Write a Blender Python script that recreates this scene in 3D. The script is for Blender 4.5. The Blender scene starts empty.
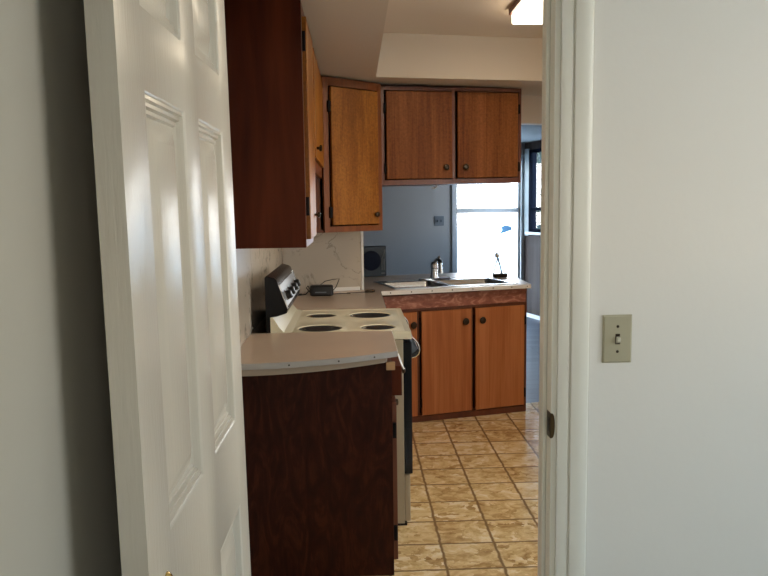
import bpy, math, random
from mathutils import Vector, Matrix
random.seed(7)
C = bpy.context.scene.collection
PI = math.pi
TH = math.radians(14.6)                       # the sink run stands at an angle to the stove run
UX, UY = math.cos(TH), math.sin(TH)
K0 = (0.374, 4.988)
def K(s, t, z=0.0):                           # sink-run frame -> world
    return Vector((K0[0] + s*UX - t*UY, K0[1] + s*UY + t*UX, z))

# ------------------------------------------------------------------ materials
def new_mat(name):
    m = bpy.data.materials.new(name); m.use_nodes = True
    nt = m.node_tree; b = nt.nodes['Principled BSDF']
    return m, nt, b
def N(nt, typ, **kw):
    n = nt.nodes.new(typ)
    for k, v in kw.items():
        if k in n.inputs: n.inputs[k].default_value = v
        else: setattr(n, k, v)
    return n
def ramp(nt, stops):
    r = nt.nodes.new('ShaderNodeValToRGB')
    e = r.color_ramp.elements
    while len(e) < len(stops): e.new(0.5)
    for i, (p, c) in enumerate(stops):
        e[i].position = p; e[i].color = (c[0], c[1], c[2], 1)
    return r
def plain(name, col, rough=0.5, metal=0.0, spec=0.5, bump=0.0, bscale=60, coat=0.0, vary=0.0):
    m, nt, b = new_mat(name)
    b.inputs['Base Color'].default_value = (*col, 1); b.inputs['Roughness'].default_value = rough
    b.inputs['Metallic'].default_value = metal; b.inputs['Specular IOR Level'].default_value = spec
    b.inputs['Coat Weight'].default_value = coat
    tc = N(nt, 'ShaderNodeTexCoord')
    if vary:
        nz = N(nt, 'ShaderNodeTexNoise', Scale=3.0, Detail=5.0)
        nt.links.new(tc.outputs['Object'], nz.inputs['Vector'])
        r = ramp(nt, [(0.3, [c*(1-vary) for c in col]), (0.7, [min(1, c*(1+vary)) for c in col])])
        nt.links.new(nz.outputs['Fac'], r.inputs['Fac']); nt.links.new(r.outputs['Color'], b.inputs['Base Color'])
    if bump:
        nz = N(nt, 'ShaderNodeTexNoise', Scale=bscale, Detail=4.0)
        nt.links.new(tc.outputs['Object'], nz.inputs['Vector'])
        bp = N(nt, 'ShaderNodeBump', Strength=bump, Distance=0.004)
        nt.links.new(nz.outputs['Fac'], bp.inputs['Height']); nt.links.new(bp.outputs['Normal'], b.inputs['Normal'])
    return m
def wood(name, dark, mid, light, rough=0.38, scale=(9, 9, 0.9), swirl=0.8, spec=0.5, fine=0.35, fleck=0.0):
    m, nt, b = new_mat(name)
    tc = N(nt, 'ShaderNodeTexCoord')
    mp = N(nt, 'ShaderNodeMapping'); mp.inputs['Scale'].default_value = scale
    nt.links.new(tc.outputs['Object'], mp.inputs['Vector'])
    n1 = N(nt, 'ShaderNodeTexNoise', Scale=1.0, Detail=5.0, Distortion=swirl)
    nt.links.new(mp.outputs['Vector'], n1.inputs['Vector'])
    mp2 = N(nt, 'ShaderNodeMapping'); mp2.inputs['Scale'].default_value = (scale[0]*14, scale[1]*14, scale[2]*4)
    nt.links.new(tc.outputs['Object'], mp2.inputs['Vector'])
    n2 = N(nt, 'ShaderNodeTexNoise', Scale=1.0, Detail=4.0)
    nt.links.new(mp2.outputs['Vector'], n2.inputs['Vector'])
    mx = N(nt, 'ShaderNodeMath', operation='MULTIPLY_ADD'); mx.inputs[1].default_value = fine
    nt.links.new(n2.outputs['Fac'], mx.inputs[0])
    sc = N(nt, 'ShaderNodeMath', operation='MULTIPLY'); sc.inputs[1].default_value = 1.0 - fine
    nt.links.new(n1.outputs['Fac'], sc.inputs[0]); nt.links.new(sc.outputs[0], mx.inputs[2])
    r = ramp(nt, [(0.36, dark), (0.5, mid), (0.64, light)])
    nt.links.new(mx.outputs[0], r.inputs['Fac'])
    if fleck:
        n3 = N(nt, 'ShaderNodeTexNoise', Scale=70.0, Detail=4.0, Roughness=0.65); nt.links.new(tc.outputs['Object'], n3.inputs['Vector'])
        r3 = ramp(nt, [(0.38, (1-fleck,)*3), (0.60, (1, 1, 1))]); nt.links.new(n3.outputs['Fac'], r3.inputs['Fac'])
        mm = N(nt, 'ShaderNodeMix', data_type='RGBA', blend_type='MULTIPLY'); mm.inputs['Factor'].default_value = 1.0
        nt.links.new(r.outputs['Color'], mm.inputs['A']); nt.links.new(r3.outputs['Color'], mm.inputs['B']); nt.links.new(mm.outputs['Result'], b.inputs['Base Color'])
    else: nt.links.new(r.outputs['Color'], b.inputs['Base Color'])
    b.inputs['Roughness'].default_value = rough; b.inputs['Specular IOR Level'].default_value = spec
    bp = N(nt, 'ShaderNodeBump', Strength=0.06, Distance=0.002)
    nt.links.new(n2.outputs['Fac'], bp.inputs['Height']); nt.links.new(bp.outputs['Normal'], b.inputs['Normal'])
    return m
def emit(name, col, strength):
    m, nt, b = new_mat(name)
    b.inputs['Base Color'].default_value = (*col, 1)
    b.inputs['Emission Color'].default_value = (*col, 1); b.inputs['Emission Strength'].default_value = strength
    return m
def glass_mat(name, tint=(1, 1, 1), fac=0.07):
    m = bpy.data.materials.new(name); m.use_nodes = True; nt = m.node_tree; nt.nodes.clear()
    o = nt.nodes.new('ShaderNodeOutputMaterial'); mx = nt.nodes.new('ShaderNodeMixShader')
    tr = nt.nodes.new('ShaderNodeBsdfTransparent'); tr.inputs['Color'].default_value = (*tint, 1)
    gl = nt.nodes.new('ShaderNodeBsdfGlossy'); gl.inputs['Roughness'].default_value = 0.02
    mx.inputs['Fac'].default_value = fac
    nt.links.new(tr.outputs[0], mx.inputs[1]); nt.links.new(gl.outputs[0], mx.inputs[2]); nt.links.new(mx.outputs[0], o.inputs[0])
    return m
def vinyl_tiles():
    m, nt, b = new_mat('vinyl_tile'); L = nt.links.new
    tc = N(nt, 'ShaderNodeTexCoord')
    dn = N(nt, 'ShaderNodeTexNoise', Scale=22.0, Detail=3.0); L(tc.outputs['Object'], dn.inputs['Vector'])
    ds = N(nt, 'ShaderNodeVectorMath', operation='SUBTRACT'); ds.inputs[1].default_value = (.5, .5, .5); L(dn.outputs['Color'], ds.inputs[0])
    dm = N(nt, 'ShaderNodeVectorMath', operation='SCALE'); dm.inputs['Scale'].default_value = 0.014; L(ds.outputs[0], dm.inputs[0])
    ad = N(nt, 'ShaderNodeVectorMath', operation='ADD'); L(tc.outputs['Object'], ad.inputs[0]); L(dm.outputs[0], ad.inputs[1])
    of = N(nt, 'ShaderNodeVectorMath', operation='SUBTRACT'); of.inputs[1].default_value = (0.351, 4.759, 0); L(ad.outputs[0], of.inputs[0])
    sc = N(nt, 'ShaderNodeVectorMath', operation='SCALE'); sc.inputs['Scale'].default_value = 1/0.2332; L(of.outputs[0], sc.inputs[0])
    fr = N(nt, 'ShaderNodeVectorMath', operation='FRACTION'); L(sc.outputs[0], fr.inputs[0])
    fl = N(nt, 'ShaderNodeVectorMath', operation='FLOOR'); L(sc.outputs[0], fl.inputs[0])
    sx = N(nt, 'ShaderNodeSeparateXYZ'); L(fr.outputs[0], sx.inputs[0])
    def edge(o):
        a = N(nt, 'ShaderNodeMath', operation='SUBTRACT'); a.inputs[0].default_value = 1.0; L(o, a.inputs[1])
        mi = N(nt, 'ShaderNodeMath', operation='MINIMUM'); L(o, mi.inputs[0]); L(a.outputs[0], mi.inputs[1]); return mi.outputs[0]
    mi = N(nt, 'ShaderNodeMath', operation='MINIMUM'); L(edge(sx.outputs['X']), mi.inputs[0]); L(edge(sx.outputs['Y']), mi.inputs[1])
    mr = N(nt, 'ShaderNodeMapRange', interpolation_type='SMOOTHSTEP'); mr.inputs['From Min'].default_value = 0.010; mr.inputs['From Max'].default_value = 0.042; L(mi.outputs[0], mr.inputs['Value'])
    z0 = N(nt, 'ShaderNodeVectorMath', operation='MULTIPLY'); z0.inputs[1].default_value = (1, 1, 0); L(fl.outputs[0], z0.inputs[0])
    wn = N(nt, 'ShaderNodeTexWhiteNoise', noise_dimensions='3D'); L(z0.outputs[0], wn.inputs['Vector'])
    # stone pattern, shifted and turned per tile
    sh = N(nt, 'ShaderNodeVectorMath', operation='SCALE'); sh.inputs['Scale'].default_value = 14.0; L(wn.outputs['Color'], sh.inputs[0])
    st = N(nt, 'ShaderNodeVectorMath', operation='ADD'); L(tc.outputs['Object'], st.inputs[0]); L(sh.outputs[0], st.inputs[1])
    mp = N(nt, 'ShaderNodeMapping'); mp.inputs['Scale'].default_value = (1.0, 1.25, 1); L(st.outputs[0], mp.inputs['Vector'])
    n1 = N(nt, 'ShaderNodeTexNoise', Scale=7.0, Detail=9.0, Roughness=0.66, Distortion=0.7); L(mp.outputs['Vector'], n1.inputs['Vector'])
    ad2 = N(nt, 'ShaderNodeMath', operation='MULTIPLY_ADD'); ad2.inputs[1].default_value = 0.13; L(wn.outputs['Value'], ad2.inputs[0]); L(n1.outputs['Fac'], ad2.inputs[2])
    r = ramp(nt, [(0.36, (0.35, 0.20, 0.07)), (0.48, (0.60, 0.39, 0.165)), (0.58, (0.78, 0.57, 0.28)), (0.70, (0.92, 0.77, 0.50))]); L(ad2.outputs[0], r.inputs['Fac'])
    mx = N(nt, 'ShaderNodeMix', data_type='RGBA'); L(mr.outputs['Result'], mx.inputs['Factor'])
    mx.inputs['A'].default_value = (0.25, 0.15, 0.065, 1); L(r.outputs['Color'], mx.inputs['B'])
    L(mx.outputs['Result'], b.inputs['Base Color'])
    b.inputs['Roughness'].default_value = 0.14; b.inputs['Specular IOR Level'].default_value = 0.5
    hb = N(nt, 'ShaderNodeMath', operation='MULTIPLY_ADD'); hb.inputs[1].default_value = 0.4; L(n1.outputs['Fac'], hb.inputs[0]); L(mr.outputs['Result'], hb.inputs[2])
    bp = N(nt, 'ShaderNodeBump', Strength=0.10, Distance=0.003); L(hb.outputs[0], bp.inputs['Height']); L(bp.outputs['Normal'], b.inputs['Normal'])
    return m
def marble():
    m, nt, b = new_mat('marble_panel'); L = nt.links.new
    tc = N(nt, 'ShaderNodeTexCoord')
    n1 = N(nt, 'ShaderNodeTexNoise', Scale=4.2, Detail=5.0, Roughness=0.6, Distortion=0.9); L(tc.outputs['Object'], n1.inputs['Vector'])
    s = N(nt, 'ShaderNodeMath', operation='SUBTRACT'); s.inputs[1].default_value = 0.5; L(n1.outputs['Fac'], s.inputs[0])
    a = N(nt, 'ShaderNodeMath', operation='ABSOLUTE'); L(s.outputs[0], a.inputs[0])
    n2 = N(nt, 'ShaderNodeTexNoise', Scale=6.0, Detail=4.0); L(tc.outputs['Object'], n2.inputs['Vector'])
    g = N(nt, 'ShaderNodeMapRange'); g.inputs['From Min'].default_value = 0.42; g.inputs['From Max'].default_value = 0.62; L(n2.outputs['Fac'], g.inputs['Value'])
    r = ramp(nt, [(0.0, (0.22, 0.19, 0.16)), (0.006, (0.30, 0.26, 0.21)), (0.022, (0.54, 0.475, 0.39))]); L(a.outputs[0], r.inputs['Fac'])
    mx = N(nt, 'ShaderNodeMix', data_type='RGBA'); L(g.outputs['Result'], mx.inputs['Factor']); mx.inputs['A'].default_value = (0.54, 0.475, 0.39, 1); L(r.outputs['Color'], mx.inputs['B'])
    L(mx.outputs['Result'], b.inputs['Base Color']); b.inputs['Roughness'].default_value = 0.25
    return m
def door_paint():
    m, nt, b = new_mat('door_gloss_paint'); L = nt.links.new
    b.inputs['Base Color'].default_value = (0.545, 0.505, 0.43, 1); b.inputs['Roughness'].default_value = 0.27; b.inputs['Specular IOR Level'].default_value = 0.32
    tc = N(nt, 'ShaderNodeTexCoord')
    mp = N(nt, 'ShaderNodeMapping'); mp.inputs['Scale'].default_value = (170, 170, 14); L(tc.outputs['Object'], mp.inputs['Vector'])
    n = N(nt, 'ShaderNodeTexNoise', Scale=1.0, Detail=3.0, Distortion=0.6); L(mp.outputs['Vector'], n.inputs['Vector'])
    bp = N(nt, 'ShaderNodeBump', Strength=0.4, Distance=0.0012); L(n.outputs['Fac'], bp.inputs['Height']); L(bp.outputs['Normal'], b.inputs['Normal'])
    return m
def planks():
    m, nt, b = new_mat('grey_planks'); L = nt.links.new
    tc = N(nt, 'ShaderNodeTexCoord')
    br = N(nt, 'ShaderNodeTexBrick', Scale=1.0); br.inputs['Brick Width'].default_value = 1.2; br.inputs['Row Height'].default_value = 0.15
    br.inputs['Mortar Size'].default_value = 0.003; br.inputs['Color1'].default_value = (.055, .058, .07, 1); br.inputs['Color2'].default_value = (.085, .088, .10, 1); br.inputs['Mortar'].default_value = (.02, .02, .02, 1)
    L(tc.outputs['Object'], br.inputs['Vector']); L(br.outputs['Color'], b.inputs['Base Color'])
    b.inputs['Roughness'].default_value = 0.5; b.inputs['Specular IOR Level'].default_value = 0.25
    return m

M = dict(
    hall_left_shaded=plain('hall_left_shaded_paint', (0.42, 0.395, 0.335), 0.62, bump=0.12, bscale=38),  # hall paint made darker: the left wall's shade is put into its colour
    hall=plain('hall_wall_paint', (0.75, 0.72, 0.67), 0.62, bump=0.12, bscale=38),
    hall_floor=plain('hall_carpet', (0.55, 0.47, 0.37), 0.95, bump=0.5, bscale=300),
    trim=plain('trim_gloss_paint', (0.74, 0.715, 0.64), 0.33),
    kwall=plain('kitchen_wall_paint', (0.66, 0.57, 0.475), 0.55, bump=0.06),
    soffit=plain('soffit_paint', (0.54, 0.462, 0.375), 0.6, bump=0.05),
    lwall=plain('living_grey_paint', (0.40, 0.39, 0.375), 0.6, bump=0.05),
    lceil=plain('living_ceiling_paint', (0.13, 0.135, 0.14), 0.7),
    tiles=vinyl_tiles(), marble=marble(), door=door_paint(), planks=planks(),
    panel=wood('brown_wall_panelling', (.018, .011, .009), (.032, .021, .017), (.055, .038, .030), 0.6, (14, 14, 0.6), spec=.12),
    w_end=wood('dark_end_panel', (.032, .0055, .002), (.062, .0115, .0036), (.094, .020, .0065), 0.5, (5, 5, 0.8), 1.2, fine=.15, spec=.12),  # darker wood than the doors, for end panel and drawer
    w_swirl=wood('dark_swirl_plywood', (.021, .0038, .0016), (.030, .0055, .0022), (.056, .0125, .005), 0.45, (13, 13, 4.0), 3.0, fine=.2, spec=.15),
    w_amber=wood('amber_birch', (.20, .060, .006), (.285, .098, .010), (.37, .14, .018), 0.42, (11, 11, 1.8), 1.0, fleck=.26, spec=.3),
    w_door=wood('russet_birch', (.130, .035, .008), (.20, .062, .014), (.275, .096, .024), 0.5, (8, 8, 0.7), 0.7, spec=.15, fleck=.25),
    w_base=wood('reddish_birch', (.36, .118, .040), (.45, .156, .054), (.54, .205, .076), 0.5, (7, 7, 0.7), 0.9, spec=.18),
    w_frame=wood('dark_red_frame', (.085, .021, .009), (.125, .033, .013), (.17, .048, .018), 0.38, (9, 9, 1.0), 0.8),
    w_frame_amber=wood('amber_frame', (.12, .030, .006), (.17, .045, .009), (.22, .065, .013), 0.38, (9, 9, 1.0), 0.8),
    w_rail=wood('reddish_swirl_rail', (.25, .082, .050), (.33, .118, .074), (.55, .26, .18), 0.40, (6, 6, 14), 3.0, fine=.15),
    w_dark=plain('cabinet_inside', (.020, .010, .007), 0.8),
    w_raw=plain('raw_pine_block', (.45, .28, .14), 0.6),
    laminate=plain('beige_laminate', (.49, .375, .285), 0.28, vary=0.05),
    substrate=plain('laminate_edge', (.30, .255, .205), 0.5),
    alu=plain('aluminium_edging', (.36, .36, .355), 0.4, metal=0.3),
    alu_white=plain('bright_edging', (.88, .86, .83), 0.35, metal=0.15),
    screw=plain('screw_black', (.04, .035, .03), 0.5),
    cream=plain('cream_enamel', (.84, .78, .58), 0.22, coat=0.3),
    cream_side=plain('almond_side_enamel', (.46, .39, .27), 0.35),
    black=plain('black_enamel', (.005, .006, .009), 0.22, spec=.25),
    blackm=plain('black_plastic', (.012, .012, .014), 0.42),
    drip=plain('blackened_drip_bowl', (.006, .006, .007), 0.45, spec=.2),
    chrome=plain('chrome', (.75, .77, .80), 0.12, metal=1.0),
    steel=plain('brushed_steel', (.58, .60, .61), 0.27, metal=1.0),
    knob=plain('antique_knob', (.045, .030, .018), 0.28, metal=0.7),
    hinge=plain('black_hinge', (.006, .005, .006), 0.6, spec=.15),
    plate=plain('almond_plate', (.40, .365, .255), 0.38),
    plate_light=plain('ivory_toggle', (.62, .59, .48), 0.35),
    brass=plain('brass', (.62, .45, .16), 0.18, metal=1.0),
    bronze=plain('aged_brass_strike', (.10, .065, .03), 0.38, metal=0.9),
    white=plain('white_plastic', (.80, .80, .78), 0.4),
    blue=plain('pale_blue_plastic', (.28, .52, .78), 0.4),
    blue2=plain('sky_blue_patch', (.16, .45, .80), 0.5),
    navy=plain('speaker_cone', (.006, .011, .030), 0.6, spec=.2),
    slate=plain('speaker_box_grey', (.028, .045, .062), 0.35),
    spk_light=plain('speaker_trim', (.16, .18, .20), 0.3),
    frame_w=plain('white_window_frame', (.55, .57, .58), 0.4),
    frame_b=plain('black_window_frame', (.008, .010, .016), 0.9, spec=.0),
    frame_g=plain('grey_window_casing', (.30, .33, .33), 0.55, spec=.2),
    glass=glass_mat('window_glass'), glass_w=glass_mat('warm_tinted_glass', (1.0, .955, .885)),  # second glass: tint put in to warm daylight through the added windows
    lens=emit('lamp_lens', (1.0, 0.84, 0.62), 11.0),
    etch=plain('etched_scroll', (.40, .40, .40), 0.5),
    leaf=plain('leaf_green', (.010, .021, .008), 0.5, vary=0.4),
    bark=plain('bark', (.10, .07, .05), 0.8),
    concrete=plain('pale_concrete', (.62, .62, .60), 0.8),
)

# ------------------------------------------------------------------ mesh builder
OFF = {}
class MB:
    def __init__(self): self.v = []; self.f = []; self.sm = []
    def add(self, vs, fs, smooth=False):
        b = len(self.v); self.v += [tuple(p) for p in vs]
        self.f += [[b+i for i in q] for q in fs]; self.sm += [smooth]*len(fs); return self
    def box(self, x0, x1, y0, y1, z0, z1):
        vs = [(x, y, z) for z in (z0, z1) for y in (y0, y1) for x in (x0, x1)]
        return self.add(vs, [(0, 2, 3, 1), (4, 5, 7, 6), (0, 1, 5, 4), (2, 6, 7, 3), (0, 4, 6, 2), (1, 3, 7, 5)])
    def prism(self, poly, z0, z1):                    # poly counter-clockwise in xy
        n = len(poly); vs = [(x, y, z0) for x, y in poly] + [(x, y, z1) for x, y in poly]
        return self.add(vs, [tuple(range(n-1, -1, -1)), tuple(range(n, 2*n))] + [(i, (i+1) % n, n+(i+1) % n, n+i) for i in range(n)])
    def prism_y(self, poly, y0, y1, smooth=False):    # poly in xz
        n = len(poly); vs = [(x, y0, z) for x, z in poly] + [(x, y1, z) for x, z in poly]
        return self.add(vs, [tuple(range(n)), tuple(range(2*n-1, n-1, -1))] + [(i, n+i, n+(i+1) % n, (i+1) % n) for i in range(n)], smooth)
    def prism_x(self, poly, x0, x1):                  # poly in yz
        n = len(poly); vs = [(x0, y, z) for y, z in poly] + [(x1, y, z) for y, z in poly]
        return self.add(vs, [tuple(range(n)), tuple(range(2*n-1, n-1, -1))] + [(i, n+i, n+(i+1) % n, (i+1) % n) for i in range(n)])
    def lathe(self, prof, org, axis, seg=20):         # prof: (radius, height along axis)
        ax = Vector(axis).normalized(); a = ax.orthogonal().normalized(); b = ax.cross(a); o = Vector(org)
        vs = []; fs = []
        for r, h in prof:
            for k in range(seg):
                t = 2*PI*k/seg; vs.append(o + ax*h + (a*math.cos(t) + b*math.sin(t))*max(r, 1e-5))
        for i in range(len(prof)-1):
            for k in range(seg):
                k2 = (k+1) % seg; fs.append((i*seg+k, i*seg+k2, (i+1)*seg+k2, (i+1)*seg+k))
        fs.append(tuple(range(seg-1, -1, -1))); n = (len(prof)-1)*seg; fs.append(tuple(range(n, n+seg)))
        return self.add(vs, fs, True)
    def tube(self, pts, r, seg=8, cap=True):
        P = [Vector(p) for p in pts]; vs = []; fs = []; n = len(P)
        up = None
        for i, p in enumerate(P):
            d = (P[min(i+1, n-1)] - P[max(i-1, 0)]).normalized()
            a = d.orthogonal().normalized() if up is None else (up - d*up.dot(d)).normalized()
            up = a; b = d.cross(a); rr = r[i] if isinstance(r, (list, tuple)) else r
            for k in range(seg):
                t = 2*PI*k/seg; vs.append(p + (a*math.cos(t) + b*math.sin(t))*rr)
        for i in range(n-1):
            for k in range(seg):
                k2 = (k+1) % seg; fs.append((i*seg+k, i*seg+k2, (i+1)*seg+k2, (i+1)*seg+k))
        fs.append(tuple(range(seg-1, -1, -1))); fs.append(tuple(range((n-1)*seg, n*seg)))
        return self.add(vs, fs, True)
    def build(self, name, mat, parent=None, bevel=0.0, world=True, sharp=38, fn=None):
        vs = self.v
        if fn: vs = [fn(*p) for p in vs]
        if parent is not None and world and parent.name in OFF:
            o = OFF[parent.name]; vs = [(p[0]-o[0], p[1]-o[1], p[2]-o[2]) for p in vs]
        me = bpy.data.meshes.new(name); me.from_pydata([tuple(p) for p in vs], [], self.f); me.update()
        import bmesh
        bm = bmesh.new(); bm.from_mesh(me); bmesh.ops.recalc_face_normals(bm, faces=bm.faces[:]); bm.to_mesh(me); bm.free()
        for p, s in zip(me.polygons, self.sm): p.use_smooth = s or bevel > 0
        me.set_sharp_from_angle(angle=math.radians(sharp))
        me.materials.append(M[mat] if isinstance(mat, str) else mat)
        ob = bpy.data.objects.new(name, me); C.objects.link(ob)
        if parent is not None:
            ob.parent = parent
            if parent.name in OFF: OFF[ob.name] = OFF[parent.name]
        if bevel:
            md = ob.modifiers.new('bevel', 'BEVEL'); md.width = bevel; md.segments = 2; md.limit_method = 'ANGLE'; md.angle_limit = math.radians(40)
        return ob
def thing(name, label, cat, loc=(0, 0, 0), rz=0.0, group=None):
    o = bpy.data.objects.new(name, None); C.objects.link(o); o.empty_display_size = 0.1
    o.location = loc; o.rotation_euler = (0, 0, rz); o['label'] = label; o['category'] = cat
    if group: o['group'] = group
    if not rz: OFF[o.name] = tuple(loc)
    else: OFF[o.name] = (0, 0, 0)                     # turned things are built in their own frame
    return o
def kthing(name, label, cat, s=0.0, t=0.0, z=0.0, group=None):   # stands in the sink-run frame; parts given in (s, t, z)
    o = thing(name, label, cat, K(s, t, z), TH, group); OFF[o.name] = (s, t, z); return o
def tag(o, label, cat, group=None):
    o['label'] = label; o['category'] = cat
    if group: o['group'] = group
    return o
def struct(name, mb, mat, parent=None, bevel=0.0, k=False):
    o = mb.build(name, mat, parent, bevel, fn=(lambda s, t, z: tuple(K(s, t, z))) if k else None)
    if parent is None: o['kind'] = 'structure'
    return o

# ------------------------------------------------------------------ the setting: hall
DY, DY2 = 1.74, 1.85                                   # doorway wall
OX0, OX1, OZ = -0.307, 0.4616, 2.05
HL, HR, HB, HC = -0.385, 2.7, -2.6, 2.46
struct('floor_hall', MB().box(HL-.1, HR+.1, HB-.1, 1.80, -.08, 0), 'hall_floor')
struct('ceiling_hall', MB().box(HL-.1, HR+.1, HB-.1, DY, HC, HC+.08), 'hall')
struct('wall_left', MB().box(HL-.1, HL, HB-.1, DY, 0, HC), 'hall_left_shaded')
BX0, BX1, BW0, BW1 = .40, 1.35, 1.15, 2.0
wb = MB().box(HL-.1, BX0, HB-.1, HB, 0, HC).box(BX1, HR+.1, HB-.1, HB, 0, HC).box(BX0, BX1, HB-.1, HB, 0, BW0).box(BX0, BX1, HB-.1, HB, BW1, HC)
struct('wall_back', wb, 'hall')
w4 = MB()
for a in (BX0, (BX0+BX1)/2-.02, BX1-.04): w4.box(a, a+.04, HB-.07, HB-.03, BW0, BW1)
for a in (BW0, BW1-.04): w4.box(BX0, BX1, HB-.07, HB-.03, a, a+.04)
w4 = struct('added_window_4', w4, 'frame_w'); struct('pane', MB().box(BX0, BX1, HB-.052, HB-.048, BW0, BW1), 'glass_w', w4)  # unseen window added behind the camera to fill the hall with daylight
BY0_, BY1_, BZ0, BZ1 = -.25, 1.22, 1.25, 2.36                # unseen window added for daylight, right wall of the hall
wb = MB().box(HR, HR+.1, HB, BY0_, 0, HC).box(HR, HR+.1, BY1_, DY, 0, HC).box(HR, HR+.1, BY0_, BY1_, 0, BZ0).box(HR, HR+.1, BY0_, BY1_, BZ1, HC)
struct('wall_right', wb, 'hall')
w2 = MB()
for a in (BY0_, (BY0_+BY1_)/2-.02, BY1_-.04): w2.box(HR+.03, HR+.07, a, a+.04, BZ0, BZ1)
for a in (BZ0, BZ1-.04): w2.box(HR+.03, HR+.07, BY0_, BY1_, a, a+.04)
wo = struct('added_window_2', w2, 'frame_w'); struct('pane', MB().box(HR+.048, HR+.052, BY0_, BY1_, BZ0, BZ1), 'glass_w', wo)
wf = MB().box(-.6, OX0-.014, DY, DY2, 0, 2.5).box(OX1+.014, HR+.1, DY, DY2, 0, 2.5).box(OX0-.014, OX1+.014, DY, DY2, OZ+.014, 2.5)
struct('wall_front', wf, 'hall')
# jamb lining with stops
jm = MB()
jm.box(OX1, OX1+.014, DY-.002, DY2+.002, 0, OZ+.014).box(OX0-.014, OX0, DY-.002, DY2+.002, 0, OZ+.014).box(OX0, OX1, DY-.002, DY2+.002, OZ, OZ+.014)
jm.box(OX1-.010, OX1, DY+.037, DY+.074, 0, OZ).box(OX0, OX0+.010, DY+.037, DY+.074, 0, OZ).box(OX0+.010, OX1-.010, DY+.037, DY+.074, OZ-.010, OZ)
tj = struct('trim_1', jm, 'trim', bevel=0.0015)
# strike plate with curved lip
sp = MB(); zc = .938; pr = []
for k in range(13):
    a = -PI/2 + PI*k/12; pr.append((DY-.0095 + .000 - .0 + (-.0075*math.cos(a)), zc + .031*math.sin(a)))
n = 12
for i in range(n):
    (ya, za), (yb, zb) = pr[i], pr[i+1]
    sp.add([(OX1-.0012, DY+.030, za), (OX1-.0012, DY+.030, zb), (OX1-.0012, DY-.001, zb), (OX1-.0012, DY-.001, za)], [(0, 1, 2, 3)])
    ca, cb_ = (math.cos(-PI/2 + PI*(i+q)/12)**.6*.0095 if 0 < i+q < 12 else 0 for q in (0, 1)); sp.add([(OX1-.0012, DY-.003, za), (OX1-.0012, DY-.003, zb), (OX1+cb_, DY-.0035, zb), (OX1+ca, DY-.0035, za)], [(0, 1, 2, 3)], True)
    sp.add([(OX1-.0005, DY+.030, za), (OX1-.0005, DY+.030, zb), (OX1-.0005, DY-.001, zb), (OX1-.0005, DY-.001, za)], [(3, 2, 1, 0)])
stp = struct('strike_plate', sp, 'bronze', tj)
struct('latch_hole', MB().box(OX1-.0022, OX1-.001, DY+.008, DY+.022, zc-.016, zc+.016), 'screw', stp)
# casing, moulded profile extruded up and across
def casing(x0, sgn, name):
    pf = [(0.000, 0.0), (0.000, .010), (.010, .013), (.024, .014), (.0265, .009), (.029, .009), (.031, .016), (.045, .019), (.060, .019), (.070, .015), (.074, .007), (.076, .007), (.076, 0)]
    m = MB(); poly = [(x0 + sgn*a, DY - d) for a, d in pf]
    if sgn > 0: poly = poly[::-1]
    m.prism(poly, 0, OZ+.014); return m
cm = casing(OX1+.0135, 1, ''); cm2 = casing(OX0-.0135, -1, '')
cm.add(cm2.v, cm2.f)
hp = [(0.000, 0.0), (0.000, .010), (.010, .013), (.024, .014), (.0265, .009), (.029, .009), (.031, .016), (.045, .019), (.060, .019), (.070, .015), (.076, .007), (.076, 0)]
cm.prism_x([(DY-d, OZ+.0135+a) for a, d in hp], OX0-.09, OX1+.09)
struct('trim_2', cm, 'trim')

# ------------------------------------------------------------------ the open six-panel door
P0 = Vector((-.2845, .96, 0)); P1 = Vector((-.2724, 1.735, 0)); DD = (P1-P0).normalized(); DN = Vector((DD.y, -DD.x, 0))
W = (P1-P0).length
def DP(s, d, z):
    d = d - .0125*(z - 1.36)                              # the leaf hangs slightly out of plumb
    p = P0 + DD*s + DN*d
    return (p.x, p.y, z)      # d: out of the visible face
cols = [(.113, .346), (.447, .680)]; rows = [(.22, .806), (.995, 1.630), (1.743, 1.935)]
def panelled(face_d, sg):
    m = MB(); xs = [0, cols[0][0], cols[0][1], cols[1][0], cols[1][1], W]; zs = [.012, rows[0][0], rows[0][1], rows[1][0], rows[1][1], rows[2][0], rows[2][1], 2.032]
    for i in range(5):
        for j in range(7):
            if i in (1, 3) and j in (1, 3, 5):
                x0, x1, z0, z1 = xs[i], xs[i+1], zs[j], zs[j+1]
                lp = [(0, 0), (.004, -.0045), (.010, -.0025), (.0125, -.0080), (.019, -.0060), (.0215, -.0120), (.028, -.0105), (.031, -.0150), (.035, -.0150), (.062, -.0050), (.066, -.0042)]
                rings = []
                for ins, dp in lp:
                    rings.append([DP(a, face_d + sg*dp, b) for a, b in ((x0+ins, z0+ins), (x1-ins, z0+ins), (x1-ins, z1-ins), (x0+ins, z1-ins))])
                vs = [p for r in rings for p in r]; fs = []
                for r in range(len(rings)-1):
                    for k in range(4): fs.append((r*4+k, r*4+(k+1) % 4, (r+1)*4+(k+1) % 4, (r+1)*4+k))
                q = (len(rings)-1)*4; fs.append((q, q+1, q+2, q+3)); m.add(vs, fs)
            else:
                m.add([DP(xs[i], face_d, zs[j]), DP(xs[i+1], face_d, zs[j]), DP(xs[i+1], face_d, zs[j+1]), DP(xs[i], face_d, zs[j+1])], [(0, 1, 2, 3)])
    return m
dm = panelled(0, 1); d2 = panelled(-.0355, -1); dm.add(d2.v, d2.f)
for s in (0, W): dm.add([DP(s, 0, .012), DP(s, -.0355, .012), DP(s, -.0355, 2.032), DP(s, 0, 2.032)], [(0, 1, 2, 3)])
for z in (.012, 2.032): dm.add([DP(0, 0, z), DP(W, 0, z), DP(W, -.0355, z), DP(0, -.0355, z)], [(0, 1, 2, 3)])
import bmesh
door = struct('door_1', dm, 'door')
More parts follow.
